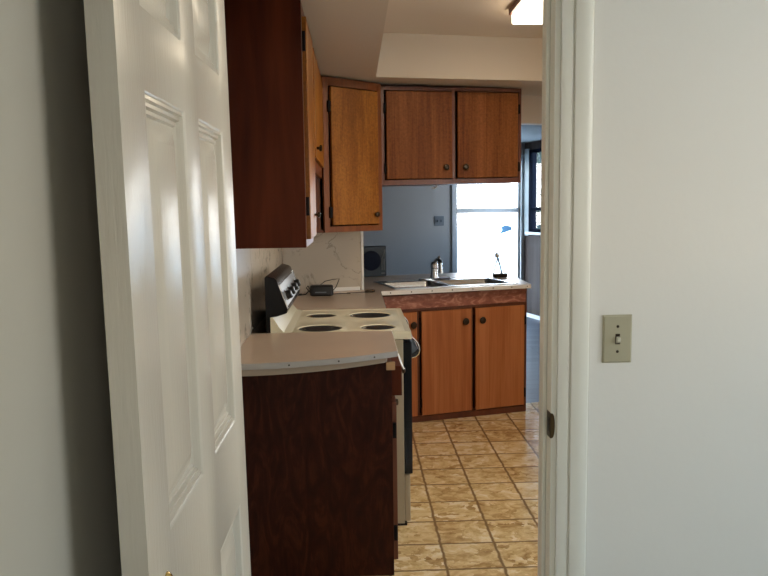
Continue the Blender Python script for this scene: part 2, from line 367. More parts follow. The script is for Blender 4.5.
bm = bmesh.new(); bm.from_mesh(door.data); bmesh.ops.remove_doubles(bm, verts=bm.verts[:], dist=1e-5); bmesh.ops.recalc_face_normals(bm, faces=bm.faces[:]); bm.to_mesh(door.data); bm.free()
kb = MB().lathe([(.0125, 0), (.0125, .002), (.0105, .0045), (.008, .007), (.0045, .0085), (.0005, .009)], DP(.079, 0, .936), DN)
struct('door_knob', kb, 'brass', door)
hg = MB()
for z in (.25, 1.02, 1.80): hg.lathe([(.006, 0), (.006, .09)], (P1.x-.0355-.004, P1.y+.0, z), (0, 0, 1), 10)
struct('hinge', hg, 'brass', door)

# light switch on the right wall
ls = thing('light_switch', 'almond toggle light switch on the pale wall right of the doorway', 'light switch', (.618, DY, 1.146))
SX, SZ = .618, 1.146
m = MB(); lp = [(.035, .0575, 0), (.035, .0575, .003), (.031, .0535, .0065)]
vs = []; fs = []
for a, b_, d in lp: vs += [(SX-a, DY-d, SZ-b_), (SX+a, DY-d, SZ-b_), (SX+a, DY-d, SZ+b_), (SX-a, DY-d, SZ+b_)]
for r in range(2):
    for k in range(4): fs.append((r*4+k, r*4+(k+1) % 4, (r+1)*4+(k+1) % 4, (r+1)*4+k))
fs += [(8, 9, 10, 11), (3, 2, 1, 0)]
m.add(vs, fs); m.build('wall_plate', 'plate', ls)
MB().box(SX-.0055, SX+.0055, DY-.0072, DY-.006, SZ-.0125, SZ+.0125).build('toggle_slot', 'knob', ls)
m = MB(); m.add([(SX-.0045, DY-.007, SZ-.010), (SX+.0045, DY-.007, SZ-.010), (SX+.0045, DY-.007, SZ+.006), (SX-.0045, DY-.007, SZ+.006),
                 (SX-.0038, DY-.016, SZ-.006), (SX+.0038, DY-.016, SZ-.006), (SX+.0038, DY-.019, SZ+.0035), (SX-.0038, DY-.019, SZ+.0035)],
                [(0, 1, 5, 4), (1, 2, 6, 5), (2, 3, 7, 6), (3, 0, 4, 7), (4, 5, 6, 7), (3, 2, 1, 0)])
m.build('toggle', 'plate_light', ls, bevel=.0008)
for dz in (-.030, .030): MB().lathe([(.0034, 0), (.0034, .0008), (.002, .0016)], (SX, DY-.0062, SZ+dz), (0, -1, 0), 12).build('screw', 'knob', ls)

# ------------------------------------------------------------------ the setting: kitchen
KL, KR, KC, SOF = -0.47, 1.95, 2.475, 2.221
fl = MB(); a = K(-2.0, .19); b = K(3.0, .19)
fl.add([(-.6, 1.80, 0), (KR+.1, 1.80, 0), (b.x, b.y, 0), (K(-.9, .19).x, K(-.9, .19).y, 0), (-.6, 1.80, -.08), (KR+.1, 1.80, -.08), (b.x, b.y, -.08), (K(-.9, .19).x, K(-.9, .19).y, -.08)],
       [(0, 1, 2, 3), (7, 6, 5, 4), (0, 4, 5, 1), (1, 5, 6, 2), (2, 6, 7, 3), (3, 7, 4, 0)])
struct('floor', fl, 'tiles')
struct('ceiling', MB().prism([(-.6, DY2), (KR+.1, DY2), (KR+.1, 5.75), (-.6, 4.95)], KC, KC+.08), 'kwall')
struct('wall_kitchen_left', MB().box(KL-.1, KL, DY2, 4.9, 0, KC), 'kwall')
QY0, QY1, QZ0, QZ1 = 2.30, 3.40, 1.1, 1.95  # unseen window in the right wall, added to bring daylight into the kitchen
struct('wall_kitchen_right', MB().box(KR, KR+.1, DY2, QY0, 0, KC).box(KR, KR+.1, QY1, 5.42, 0, KC).box(KR, KR+.1, QY0, QY1, 0, QZ0).box(KR, KR+.1, QY0, QY1, QZ1, KC), 'kwall')
w3 = MB()
for a in (QY0, (QY0+QY1)/2-.02, QY1-.04): w3.box(KR+.03, KR+.07, a, a+.04, QZ0, QZ1)
for a in (QZ0, QZ1-.04): w3.box(KR+.03, KR+.07, QY0, QY1, a, a+.04)
w3 = struct('added_window_3', w3, 'frame_w'); struct('pane', MB().box(KR+.048, KR+.052, QY0, QY1, QZ0, QZ1), 'glass_w', w3)
struct('wall_kitchen_back', MB().box(-.95, -.31, .09, .19, 0, KC), 'kwall', k=True)
struct('wall_header', MB().box(-.31, 3.0, .09, .19, 2.03, KC), 'kwall', k=True)
struct('wall_kitchen_side', MB().box(1.75, 3.0, .09, .19, 0, 2.03), 'kwall', k=True)
sof = [(KL, DY2), (.141, DY2), (.141, 4.514), (1.95, 4.836), K(1.75, .09).to_tuple()[:2], K(-.87, .09).to_tuple()[:2]]
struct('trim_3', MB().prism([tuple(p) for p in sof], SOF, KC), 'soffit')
struct('trim_4', MB().box(KL, KL+.004, 2.648, 4.86, .914, 1.70), 'marble')                 # backsplash sheet, left wall
struct('trim_5', MB().box(-.842, -.318, .086, .09, .914, 1.40), 'marble', k=True)       # backsplash sheet, back wall
struct('trim_6', MB().box(-.322, -.306, .080, .192, .914, 1.60), 'white', k=True)       # white edge of the wall end
cv = struct('trim_7', MB().box(-.60, -.335, .074, .086, .914, .938), 'alu_white', k=True, bevel=.002)

# ------------------------------------------------------------------ living room beyond
FT, SS = 4.22, 3.015
struct('floor_living', MB().box(-4.2, SS, .19, FT, -.08, -.002), 'planks', k=True)
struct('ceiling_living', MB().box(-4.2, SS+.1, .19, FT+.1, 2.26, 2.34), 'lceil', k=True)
GS0, GS1, GZ1 = 2.050, 2.965, 2.06                                                      # the glazed door in the far wall
wl = MB().box(-4.2, GS0, FT, FT+.1, 0, 2.3).box(GS1, SS+.1, FT, FT+.1, 0, 2.3).box(GS0, GS1, FT, FT+.1, GZ1, 2.3)
struct('wall_living_back', wl, 'lwall', k=True)
WT0, WT1, WZ0, WZ1 = 2.95, 4.07, 1.115, 2.16                                           # window in the panelled side wall
ws = MB().box(SS, SS+.1, .19, WT0, 0, 2.3).box(SS, SS+.1, WT1, FT, 0, 2.3).box(SS, SS+.1, WT0, WT1, 0, WZ0).box(SS, SS+.1, WT0, WT1, WZ1, 2.3)
struct('wall_living_right', ws, 'panel', k=True)
struct('wall_living_left', MB().box(-4.3, -4.2, .09, FT+.1, 0, 2.3), 'lwall', k=True)
struct('wall_living_front', MB().box(-4.2, -.95, .09, .19, 0, 2.3), 'lwall', k=True)
struct('baseboard_living', MB().box(SS-.012, SS, .19, FT, 0, .05), 'white', k=True)
tr = MB().box(GS0-.055, GS0, FT-.018, FT, 0, GZ1+.05).box(GS1, SS-.002, FT-.018, FT, 0, GZ1+.05).box(GS0, GS1, FT-.018, FT, GZ1, GZ1+.05)
struct('trim_8', tr, 'frame_w', k=True)
gd = MB().box(GS0, GS0+.03, FT+.02, FT+.05, .02, GZ1).box(GS1-.03, GS1, FT+.02, FT+.05, .02, GZ1).box(GS0, GS1, FT+.02, FT+.05, .02, .07).box(GS0, GS1, FT+.02, FT+.05, GZ1-.05, GZ1).box(GS0, GS1, FT+.02, FT+.05, 1.366, 1.428)
dg = struct('door_2', gd, 'frame_w', k=True)
struct('pane', MB().box(GS0+.03, GS1-.03, FT+.033, FT+.037, .07, 1.366), 'glass', dg, k=True)
struct('pane', MB().box(GS0+.03, GS1-.03, FT+.033, FT+.037, 1.428, GZ1-.05), 'glass', dg, k=True)
wfm = MB()
for t0, t1 in ((WT0, WT0+.05), ((WT0+WT1)/2-.025, (WT0+WT1)/2+.025), (WT1-.085, WT1)): wfm.box(SS-.01, SS+.05, t0, t1, WZ0, WZ1)
for z0 in (WZ0, 1.39, WZ1-.04): wfm.box(SS-.01, SS+.05, WT0, WT1, z0, z0+.04)
wn = struct('window_1', wfm, 'frame_b', k=True)
struct('pane', MB().box(SS+.018, SS+.022, WT0+.05, WT1-.05, WZ0+.04, WZ1-.04), 'glass', wn, k=True)
cs_ = MB().box(SS-.015, SS, WT1, WT1+.125, WZ0-.05, WZ1+.02).box(SS-.015, SS, WT0-.1, WT0, WZ0-.05, WZ1+.02)
struct('trim_9', cs_, 'frame_g', k=True)
struct('window_sill', MB().box(SS-.05, SS+.01, WT0-.03, WT1+.03, WZ0-.03, WZ0), 'frame_w', wn, k=True)
struct('ground', MB().box(-30, 40, -30, 60, -.30, -.25), 'concrete')

# ------------------------------------------------------------------ cabinet helpers
def knob(mb_org, axis, parent, r=.015):
    return MB().lathe([(r*.45, 0), (r*.45, .010), (r*.95, .014), (r, .018), (r*.85, .023), (r*.4, .0255), (.0005, .026)], mb_org, axis, 16).build('knob', 'knob', parent)
RACK = [0.0, 0.0]
def rack(s, t, z): return (s, t, z + RACK[0]*(s - RACK[1]))
def carcass(s0, s1, t0, t1, z0, z1, th=.016):
    m = MB()
    m.box(s0, s0+th, t0, t1, z0, z1).box(s1-th, s1, t0, t1, z0, z1).box(s0+th, s1-th, t0, t1, z0, z0+th).box(s0+th, s1-th, t0, t1, z1-th, z1).box(s0+th, s1-th, t1-.006, t1, z0+th, z1-th)
    return m
def frame(s0, s1, t0, z0, z1, holes, th=.019):
    """front frame between s0..s1 with the openings 'holes' (a, b, c, d) cut out, side by side"""
    m = MB(); holes = sorted(holes); x = s0
    for a, b, c, d in holes:
        if a > x: m.box(x, a, t0, t0+th, z0, z1)
        m.box(a, b, t0, t0+th, z0, c).box(a, b, t0, t0+th, d, z1); x = b
    if s1 > x: m.box(x, s1, t0, t0+th, z0, z1)
    return m

# sink-run upper cabinet
RACK[:] = [.016, .21]
uc = kthing('upper_cabinet', 'two-door russet wall cabinet hanging over the sink opening', 'cabinet', .21, -.22, 1.603)
US0, US1, UZ0, UZ1, UT = -.268, .692, 1.603, 2.207, -.22
carcass(US0, US1, UT+.019, .088, UZ0, UZ1).build('body', 'w_frame', uc, fn=rack)
MB().box(US0+.017, US1-.017, .02, .03, UZ0+.017, UZ1-.017).build('back_panel', 'w_dark', uc, fn=rack)
frame(US0, US1, UT, UZ0, UZ1, [(-.243, .207, 1.635, 2.184), (.228, .672, 1.635, 2.184)]).build('face_frame', 'w_frame', uc, bevel=.001, fn=rack)
for (a, b, kx, hx) in ((-.231, .204, .158, -.240), (.242, .664, .291, .6745)):
    d = MB().box(a, b, UT-.012, UT+.008, 1.640, 2.178).build('door', 'w_door', uc, bevel=.003, fn=rack)
    knob(rack(kx, UT-.012, 1.708), (0, -1, 0), d, .0195)
    for hz in (1.705, 2.075): MB().box(hx-.006, hx+.006, UT-.010, UT+.001, hz-.03, hz+.03).build('hinge', 'hinge', d, bevel=.001, fn=rack)
RACK[:] = [0, 0]
hk = MB().tube([(.147, -.1, 1.606), (.147, -.1, 1.592), (.130, -.1, 1.578), (.112, -.1, 1.582)], .006).build('hook', 'white', uc)
hk['label'] = 'small white hook'
# diagonal corner cabinet
A = Vector((-.182, 4.42, 0)); B = K(-.268, -.22); EV = (B-A); DL = EV.length; ang = math.atan2(EV.y, EV.x)
cc = thing('corner_cabinet', 'amber single-door diagonal wall cabinet in the kitchen corner', 'cabinet', (A.x, A.y, 1.318), ang); OFF[cc.name] = (0, 0, 1.318)
def toloc(p):
    d = Vector(p) - A; c, s = math.cos(-ang), math.sin(-ang); return (d.x*c - d.y*s, d.x*s + d.y*c)
CZ0, CZ1 = 1.318, 2.212
pl = [toloc(q) for q in ((KL+.002, 4.40, 0), (-.182, 4.40, 0))] + [(0.0, .0), (DL, 0.0)] + [toloc(K(-.268, .082)), toloc(K(-.838, .082))]
body = MB().prism(pl, CZ0, CZ0+.016).prism(pl, CZ1-.016, CZ1)
for p, q in ((0, 1), (1, 2), (3, 4), (4, 5), (5, 0)):
    a = Vector((*pl[p], 0)); b = Vector((*pl[q], 0)); d = (b-a).normalized()
    nrm = Vector((-d.y, d.x, 0))*.014
    body.prism([(a.x, a.y), (b.x, b.y), (b.x+nrm.x, b.y+nrm.y), (a.x+nrm.x, a.y+nrm.y)], CZ0+.016, CZ1-.016)
body.build('body', 'w_frame', cc)
frame(0.002, DL-.002, -.012, CZ0, CZ1, [(.044, DL-.036, 1.353, 2.165)], .017).build('face_frame', 'w_frame_amber', cc, bevel=.001)
MB().box(.03, DL-.03, .10, .11, CZ0+.02, CZ1-.02).build('back_panel', 'w_dark', cc)
d = MB().box(.056, DL-.040, -.026, -.006, 1.360, 2.158).build('door', 'w_amber', cc, bevel=.003)
knob((DL-.068, -.026, 1.418), (0, -1, 0), d, .0175)
for hz in (1.435, 2.045): MB().box(.036, .056, -.024, -.011, hz-.032, hz+.032).build('hinge', 'hinge', d, bevel=.001)

# wall cabinet over the stove
XF = -.182
oc = thing('wall_cabinet', 'short amber wall cabinet above the stove', 'cabinet', (-.3, 3.8, 1.65))
def yface(yA, yB, z0, z1, holes, x0=XF, th=.019):
    m = frame(yA, yB, 0, z0, z1, holes, th); m.v = [(x0 - t, y, z) for y, t, z in m.v]; return m
oy0, oy1 = 3.350, 4.395
m = carcass(oy0, oy1, .019, .282, 1.655, 2.212); m.v = [(XF - t, y, z) for y, t, z in m.v]; m.build('body', 'w_frame', oc)
yface(oy0, oy1, 1.655, 2.212, [(3.40, 4.355, 1.70, 2.17)]).build('face_frame', 'w_frame_amber', oc, bevel=.001)
for a, b, ky in ((3.408, 4.348, 3.50),):
    d = MB().box(XF-.004, XF+.016, a, b, 1.688, 2.165).build('door', 'w_amber', oc, bevel=.003); knob((XF+.016, ky, 1.735), (1, 0, 0), d)
MB().box(XF-.019, XF+.001, oy0, oy1, 1.630, 1.655).build('valance', 'w_frame', oc, bevel=.002)

# near wall cabinet with the dark end panel
nc = thing('wall_cabinet', 'tall dark-ended wall cabinet nearest the doorway, above the curved counter', 'cabinet', (-.3, 3.05, 1.315))
ny0, ny1 = 2.84, 3.345; NZ0, NZ1 = 1.315, 2.2205
MB().box(KL+.002, XF, ny0, ny0+.016, NZ0, NZ1).build('end_panel', 'w_end', nc, bevel=.001)
m = carcass(ny0+.0165, ny1, .019, .284, NZ0, NZ1); m.v = [(XF - t, y, z) for y, t, z in m.v]; m.build('body', 'w_frame', nc)
yface(ny0+.0165, ny1, NZ0, NZ1, [(2.88, 3.320, 1.345, 2.175)]).build('face_frame', 'w_frame_amber', nc, bevel=.001)
d = MB().box(XF-.004, XF+.016, 2.892, 3.318, 1.345, 2.172).build('door', 'w_amber', nc, bevel=.003)
knob((XF+.016, 3.185, 1.435), (1, 0, 0), d, .012)
for hz in (1.47, 2.08): MB().box(XF-.001, XF+.012, 2.872, 2.892, hz-.035, hz+.035).build('hinge', 'hinge', d, bevel=.001)

# ------------------------------------------------------------------ base cabinets
# near base cabinet, end panel of swirled plywood
bc = thing('base_cabinet', 'dark swirled-plywood base cabinet under the curved counter end', 'cabinet', (-.17, 3.05, 0))
BY0, BY1, BXF = 2.86, 3.310, .135
MB().box(KL+.002, BXF, BY0, BY0+.016, 0, .868).build('end_panel', 'w_swirl', bc, bevel=.001)
m = carcass(BY0+.0165, BY1, .0195, .588, 0.0, .868); m.v = [(BXF - t, y, z) for y, t, z in m.v]; m.build('body', 'w_frame', bc)
yface(BY0+.0165, BY1, .0, .868, [(2.90, 3.285, .09, .70), (2.90, 3.215, .73, .845)][:1], BXF).build('face_frame', 'w_frame', bc, bevel=.001)
d = MB().box(BXF, BXF+.018, 2.882, 3.300, .055, .700).build('door', 'w_frame', bc, bevel=.002)
for hz in (.17, .59): MB().box(BXF+.002, BXF+.016, 2.868, 2.882, hz-.03, hz+.03).build('hinge', 'hinge', d, bevel=.001)
knob((BXF+.018, 3.19, .62), (1, 0, 0), d)
d = MB().box(BXF, BXF+.040, 2.880, 3.300, .728, .846).build('drawer', 'w_end', bc, bevel=.002)
knob((BXF+.040, 3.06, .79), (1, 0, 0), d)
MB().box(BXF-.022, BXF+.012, 2.842, 2.8595, .838, .869).build('corner_block', 'w_raw', bc, bevel=.002)

# corner base (behind the stove) and the sink base
cb = thing('base_cabinet', 'base cabinet in the corner behind the stove', 'cabinet', (-.17, 4.45, 0))
cp = [(KL+.002, 4.10), (.128, 4.10), (.128, K(-.268, 0).y-.02), K(-.262, .085).to_tuple()[:2], K(-.838, .085).to_tuple()[:2]]
MB().prism([tuple(p) for p in cp], 0, .872).build('body', 'w_frame', cb)
MB().box(.128, .146, 4.14, 4.76, .08, .72).build('door', 'w_base', cb, bevel=.003)
RACK[:] = [.011, .40]
sb = kthing('sink_cabinet', 'reddish-brown sink base cabinet with flat doors below the steel sink', 'cabinet', .3, 0, 0)
BS0, BS1 = -.255, .856
m = carcass(BS0, BS1, .020, .60, .003, .880); m.build('body', 'w_frame', sb)
MB().box(BS0+.02, BS1-.02, .10, .11, .03, .70).build('inner_panel', 'w_dark', sb)
frame(BS0, BS1, 0, .0, .884, [(-.235, .042, .045, .765), (.052, .436, .045, .765), (.446, .838, .045, .765)]).build('face_frame', 'w_frame', sb, bevel=.001, fn=lambda s, t, z: (s, t, z + .011*(s-.4)*(z/.88)))
MB().box(BS0+.002, BS1-.012, -.006, -.0002, .785, .876).build('rail', 'w_rail', sb, bevel=.001, fn=rack)
MB().box(BS0, BS1-.01, -.008, -.0002, .0, .040).build('kick_board', 'w_frame', sb, bevel=.001, fn=lambda s, t, z: (s, t, z + .011*(s-.4)*(z/.88)))
for a, b, kx, hx in ((-.228, .034, .005, None), (.066, .430, .382, .059), (.460, .832, .507, .8415)):
    d = MB().box(a, b, -.014, .006, .047, .762).build('door', 'w_base', sb, bevel=.003, fn=rack)
    knob(rack(kx, -.014, .677), (0, -1, 0), d, .024)
    if hx is not None:
        for hz in (.135, .655): MB().box(hx-.005, hx+.005, -.012, .001, hz-.032, hz+.032).build('hinge', 'hinge', d, bevel=.001, fn=rack)
RACK[:] = [0, 0]

# ------------------------------------------------------------------ counters
def strip(path, z0, z1, th, name, mat, parent):
    """a flat edging strip bent along a path in plan, offset outwards by th"""
    m = MB(); n = len(path); P = [Vector((p[0], p[1], 0)) for p in path]; Q = []
    for i in range(n):
        d = (P[min(i+1, n-1)] - P[max(i-1, 0)]).normalized(); Q.append(P[i] + Vector((d.y, -d.x, 0))*th)
    for i in range(n-1):
        a, b, c, d = P[i], P[i+1], Q[i+1], Q[i]
        m.add([(p.x, p.y, z) for z in (z0, z1) for p in (a, b, c, d)], [(0, 3, 2, 1), (4, 5, 6, 7), (3, 7, 6, 2), (0, 1, 5, 4), (0, 4, 7, 3), (1, 2, 6, 5)])
    return m.build(name, mat, parent)
CT = .914
ct = thing('countertop', 'short beige laminate countertop with curved metal-edged end, nearest the doorway', 'countertop', (-.15, 3.0, .87))
curve = []
for k in range(15):                                     # bowed end from the wall to the right corner
    u = k/14; x = -.464 + u*(.155 + .464); curve.append((x, 2.643 + .187*u**2.1))
poly = curve + [(.157, 3.312), (KL+.0045, 3.312)]
MB().prism(poly, CT-.018, CT).build('top', 'laminate', ct)
inner = [(x - .004*(i/14), y + .003 + .030*(i/14)**2) for i, (x, y) in enumerate(curve)]
inner = [(min(x, .118), y) for x, y in inner]
MB().prism(inner[:-1] + [(.118, 2.858), (.118, 3.312), (KL+.0045, 3.312)], CT-.044, CT-.0182).build('underlay', 'substrate', ct)
es = strip(curve, CT-.020, CT+.0012, .0025, 'edge_strip', 'alu', ct)
for k in (5, 9, 12):
    x, y = curve[k]; MB().lathe([(.0034, 0), (.0034, .0012), (.001, .002)], (x, y-.0025, CT-.010), (0.2, -1, 0), 10).build('screw', 'screw', es)
strip([(.155, 2.83), (.157, 3.312)], CT-.020, CT+.0012, .0025, 'edge_strip', 'alu_white', ct)
MB().tube([(.158, 2.83, .905), (.164, 2.828, .885), (.172, 2.826, .862), (.180, 2.824, .845)], .0032, 6).build('loose_edging', 'alu_white', ct)

ck = thing('countertop', 'long beige laminate countertop running round the corner and along the sink peninsula', 'countertop', (.5, 5.2, .88))
k1 = K(-.30, -.055); f0 = None
fx = .163; fs = (fx - K0[0] - .055*UY)/UX                # where the straight edge meets the peninsula edge
PF = K(fs, -.055); PR = K(.856, -.055)
PBR = Vector((1.245, 6.262, 0)); PBL = K(-.42, 1.02)
# sink cut-out lies inside; the top is made of pieces round it
SK = (-.110, .795, .020, .545)                          # sink rim s0 s1 t0 t1
def k2(s, t): p = K(s, t); return (p.x, p.y)
top = MB()
hs0, hs1, ht0, ht1 = SK[0]+.012, SK[1]-.012, SK[2]+.012, SK[3]-.012
top.prism([(KL+.0045, 4.094), (fx, 4.094), (PF.x, PF.y), k2(-.29, .0865), k2(-.838, .0865)], CT-.022, CT)
sR = lambda t: None
def on_right(t):                                        # right edge of the peninsula at depth t (sink-run frame)
    a = Vector((.856, -.055)); d = PBR - Vector((K0[0], K0[1], 0)); b = Vector((d.x*UX + d.y*UY, -d.x*UY + d.y*UX)); u = (t - a.y)/(b.y - a.y); return a.x + (b.x-a.x)*u
top.prism([k2(fs, -.055), k2(.856, -.055), k2(on_right(ht0), ht0), k2(hs0, ht0), k2(-.29, ht0)], CT-.022, CT)
top.prism([k2(-.29, ht0), k2(hs0, ht0), k2(hs0, ht1), k2(-.29, ht1)], CT-.022, CT)
top.prism([k2(hs1, ht0), k2(on_right(ht0), ht0), k2(on_right(ht1), ht1), k2(hs1, ht1)], CT-.022, CT)
top.prism([k2(-.29, ht1), k2(on_right(ht1), ht1), k2(on_right(1.02), 1.02), k2(-.29, 1.02)], CT-.022, CT)
top.build('top', 'laminate', ck)
es = strip([k2(fs, -.055), k2(.3, -.055), k2(.856, -.055)], CT-.026, CT+.0012, .003, 'edge_strip', 'alu_white', ck)
for s in (-.165, -.02, .125, .27, .42, .57, .71, .83):
    p = K(s, -.058, CT-.012); MB().lathe([(.0042, 0), (.0042, .0012), (.001, .002)], p, (UY, -UX, 0), 10).build('screw', 'screw', es)
strip([(fx, 4.094), (PF.x, PF.y)], CT-.026, CT+.0012, .003, 'edge_strip', 'alu', ck)
strip([k2(.856, -.055), k2(on_right(1.02), 1.02)], CT-.026, CT+.0012, .003, 'edge_strip', 'alu_white', ck)
MB().box(-.29, .95, .62, .66, 0, CT-.0222).build('bar_panel', 'panel', ck, fn=None) if False else None
bp = kthing('bar_panel', 'brown panelled back of the sink peninsula below the counter', 'panel', .3, .62, 0)
MB().box(-.29, .90, .605, .635, 0, CT-.0224).build('panel', 'panel', bp)

# ------------------------------------------------------------------ sink and faucet
sk = kthing('kitchen_sink', 'double-bowl stainless steel sink set in the peninsula counter', 'sink', .34, .28, CT)
m = MB(); s0, s1, t0, t1 = SK; zt = CT+.005
bowls = [(s0+.030, s0+.405, t0+.030, t1-.095), (s0+.445, s1-.030, t0+.030, t1-.095)]
def rr(a, b, c, d, r, n=5):
    out = []
    for cx, cy, st in ((b-r, d-r, 0), (a+r, d-r, PI/2), (a+r, c+r, PI), (b-r, c+r, 1.5*PI)):
        for k in range(n+1): t = st + PI/2*k/n; out.append((cx + r*math.cos(t), cy + r*math.sin(t)))
    return out
# rim deck as strips round the bowls
xs = [s0, bowls[0][0], bowls[0][1], bowls[1][0], bowls[1][1], s1]; ys = [t0, bowls[0][2], bowls[0][3], t1]
for i in range(5):
    for j in range(3):
        if j == 1 and i in (1, 3): continue
        m.add([(xs[i], ys[j], zt), (xs[i+1], ys[j], zt), (xs[i+1], ys[j+1], zt), (xs[i], ys[j+1], zt)], [(0, 1, 2, 3)])
for a, b, c, d in ((s0, t0, s1, t0), (s1, t0, s1, t1), (s1, t1, s0, t1), (s0, t1, s0, t0)):
    m.add([(a, b, zt), (c, d, zt), (c, d, CT+.0006), (a, b, CT+.0006)], [(0, 1, 2, 3)])
m.build('rim', 'steel', sk)
for a, b, c, d in bowls:
    q = MB(); n = 24; vs = []; fcs = []
    sq = [(b, d), (a, d), (a, c), (b, c)]
    lev = [(0, zt, .004), (.004, zt-.006, .03), (.012, zt-.08, .045), (.022, zt-.155, .05), (.06, zt-.172, .06)]
    for ins, z, r in lev: vs += [(x, y, z) for x, y in rr(a+ins, b-ins, c+ins, d-ins, r)]
    n = len(vs)//len(lev)
    for i in range(len(lev)-1):
        for k in range(n): fcs.append((i*n+k, i*n+(k+1) % n, (i+1)*n+(k+1) % n, (i+1)*n+k))
    fcs.append(tuple(range((len(lev)-1)*n, len(lev)*n)))
    q.add(vs, fcs, True); o = q.build('bowl', 'steel', sk, sharp=60)
    MB().lathe([(.04, 0), (.04, .002), (.025, .003)], ((a+b)/2, (c+d)/2, zt-.1715), (0, 0, 1)).build('drain', 'chrome', o)
fs_, ft_ = .352, .492; fz = zt
fa = kthing('faucet', 'chrome single-lever faucet standing behind the sink bowls', 'faucet', fs_, ft_, fz)
MB().prism(rr(fs_-.125, fs_+.125, ft_-.028, ft_+.028, .027), fz, fz+.014).build('deck_plate', 'chrome', fa, bevel=.003)
MB().lathe([(.034, .014), (.033, .03), (.028, .05), (.027, .085), (.031, .09), (.031, .118), (.024, .130), (.006, .134)], (fs_, ft_, fz), (0, 0, 1)).build('body', 'chrome', fa)
MB().tube([(fs_, ft_, fz+.120), (fs_, ft_-.045, fz+.150), (fs_, ft_-.095, fz+.150), (fs_, ft_-.125, fz+.128), (fs_, ft_-.130, fz+.060)], [.016, .015, .015, .016, .017], 12).build('spout', 'chrome', fa)
MB().tube([(fs_, ft_, fz+.130), (fs_+.004, ft_-.02, fz+.150), (fs_+.016, ft_-.06, fz+.170)], [.010, .008, .011], 10).build('lever', 'chrome', fa)
# soap holder and dish brush by the right bowl
hs_, ht_ = .885, .50
sh = kthing('sponge', 'dark scrubbing sponge at the right back corner of the sink', 'sponge', hs_, ht_, CT)
MB().prism(rr(hs_-.055, hs_+.055, ht_-.035, ht_+.02, .015), CT+.001, CT+.032).build('pad', 'knob', sh, bevel=.006)
br = kthing('dish_brush', 'pale blue dish brush propped upright over the dark sponge', 'brush', hs_, ht_+.05, CT)
MB().tube([(hs_+.045, ht_+.045, CT+.006), (hs_+.03, ht_+.045, CT+.07), (hs_+.005, ht_+.045, CT+.15)], [.008, .007, .009], 8).build('handle', 'blue', br)
MB().lathe([(.008, 0), (.017, .006), (.019, .02), (.012, .038), (.003, .042)], (hs_+.005, ht_+.045, CT+.148), (-.3, 0, 1), 12).build('head', 'white', br)
MB().tube([(hs_-.035, ht_+.045, CT+.006), (hs_-.015, ht_+.045, CT+.08), (hs_+.002, ht_+.045, CT+.14)], [.004, .005, .006], 8).build('stay', 'white', br)

# ------------------------------------------------------------------ stove
RY0, RY1 = 3.246, 4.004
def SV(x, y, z): return (x*1.022, 3.318 + (y-3.246)*1.012, z*.982 if z > .24 else z)
st = thing('electric_stove', 'cream electric stove with black oven door and four empty burner bowls', 'stove', (-.08, 3.70, 0))
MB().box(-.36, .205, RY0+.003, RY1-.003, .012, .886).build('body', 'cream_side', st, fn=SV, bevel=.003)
tp = MB(); ZT = .922
burn = [(-.165, 3.388, .096, (-.285, -.035, 3.266, 3.60)), (.098, 3.390, .076, (-.035, .215, 3.266, 3.60)), (-.177, 3.795, .072, (-.285, -.035, 3.60, 3.985)), (.070, 3.785, .102, (-.035, .215, 3.60, 3.985))]
for bx, by, R, (x0, x1, y0, y1) in burn:
    angs = sorted([2*PI*k/48 for k in range(48)] + [math.atan2(y-by, x-bx) % (2*PI) for x in (x0, x1) for y in (y0, y1)])
    n = len(angs); vs = []
    for a in angs:
        c, s = math.cos(a), math.sin(a); u = min([(x1-bx)/c if c > 1e-9 else 9, (x0-bx)/c if c < -1e-9 else 9, (y1-by)/s if s > 1e-9 else 9, (y0-by)/s if s < -1e-9 else 9]); vs.append((bx+c*u, by+s*u, ZT))
    for r, z in ((R+.022, ZT), (R+.014, ZT+.0025), (R+.005, ZT+.0025), (R, ZT-.0005), (R, ZT-.012)): vs += [(bx+math.cos(a)*r, by+math.sin(a)*r, z) for a in angs]
    fcs = [(l*n+k, l*n+(k+1) % n, (l+1)*n+(k+1) % n, (l+1)*n+k) for l in range(5) for k in range(n)]
    tp.add(vs, fcs, True)
X0, X1 = -.285, .215
tp.add([(X0, 3.266, ZT), (X1, 3.266, ZT), (X1, 3.985, ZT), (X0, 3.985, ZT), (X0, RY0, ZT+.004), (.240, RY0, ZT+.004), (.240, RY1, ZT+.004), (X0, RY1, ZT+.004)], [(0, 1, 5, 4), (1, 2, 6, 5), (2, 3, 7, 6)])
tp.add([(X0, RY0, ZT+.004), (.240, RY0, ZT+.004), (.240, RY1, ZT+.004), (X0, RY1, ZT+.004), (X0, RY0, .889), (.243, RY0, .889), (.243, RY1, .889), (X0, RY1, .889)], [(0, 1, 5, 4), (1, 2, 6, 5), (2, 3, 7, 6)])
tp.prism_y([(X0, .889), (X0, ZT+.001), (-.315, .932), (-.335, .955), (-.352, .985), (-.362, 1.0), (-.372, 1.0), (-.372, .889)], RY0, RY1, True)
tp.build('cooktop', 'cream', st, fn=SV, sharp=30)
for bx, by, R, _ in burn:
    o = MB().lathe([(R-.0005, -.0012), (R*.93, -.005), (R*.75, -.013), (R*.4, -.018), (.012, -.019)], (bx, by, ZT), (0, 0, 1), 40).build('drip_bowl', 'drip', st, fn=SV)
    MB().tube([(bx-R*.9, by-.006, ZT-.001), (bx-R*.62, by-.006, ZT-.007)], .006, 8).build('socket', 'chrome', o, fn=SV)
bgp = [(-.392, .90), (-.392, 1.180), (-.386, 1.188), (-.352, 1.178), (-.342, 1.170), (-.296, 1.036), (-.300, 1.018), (-.345, 1.003), (-.372, 1.0), (-.372, .90)]
bg = MB().prism_y(bgp, RY0+.002, RY1-.002).build('backguard', 'black', st, fn=SV, bevel=.002)
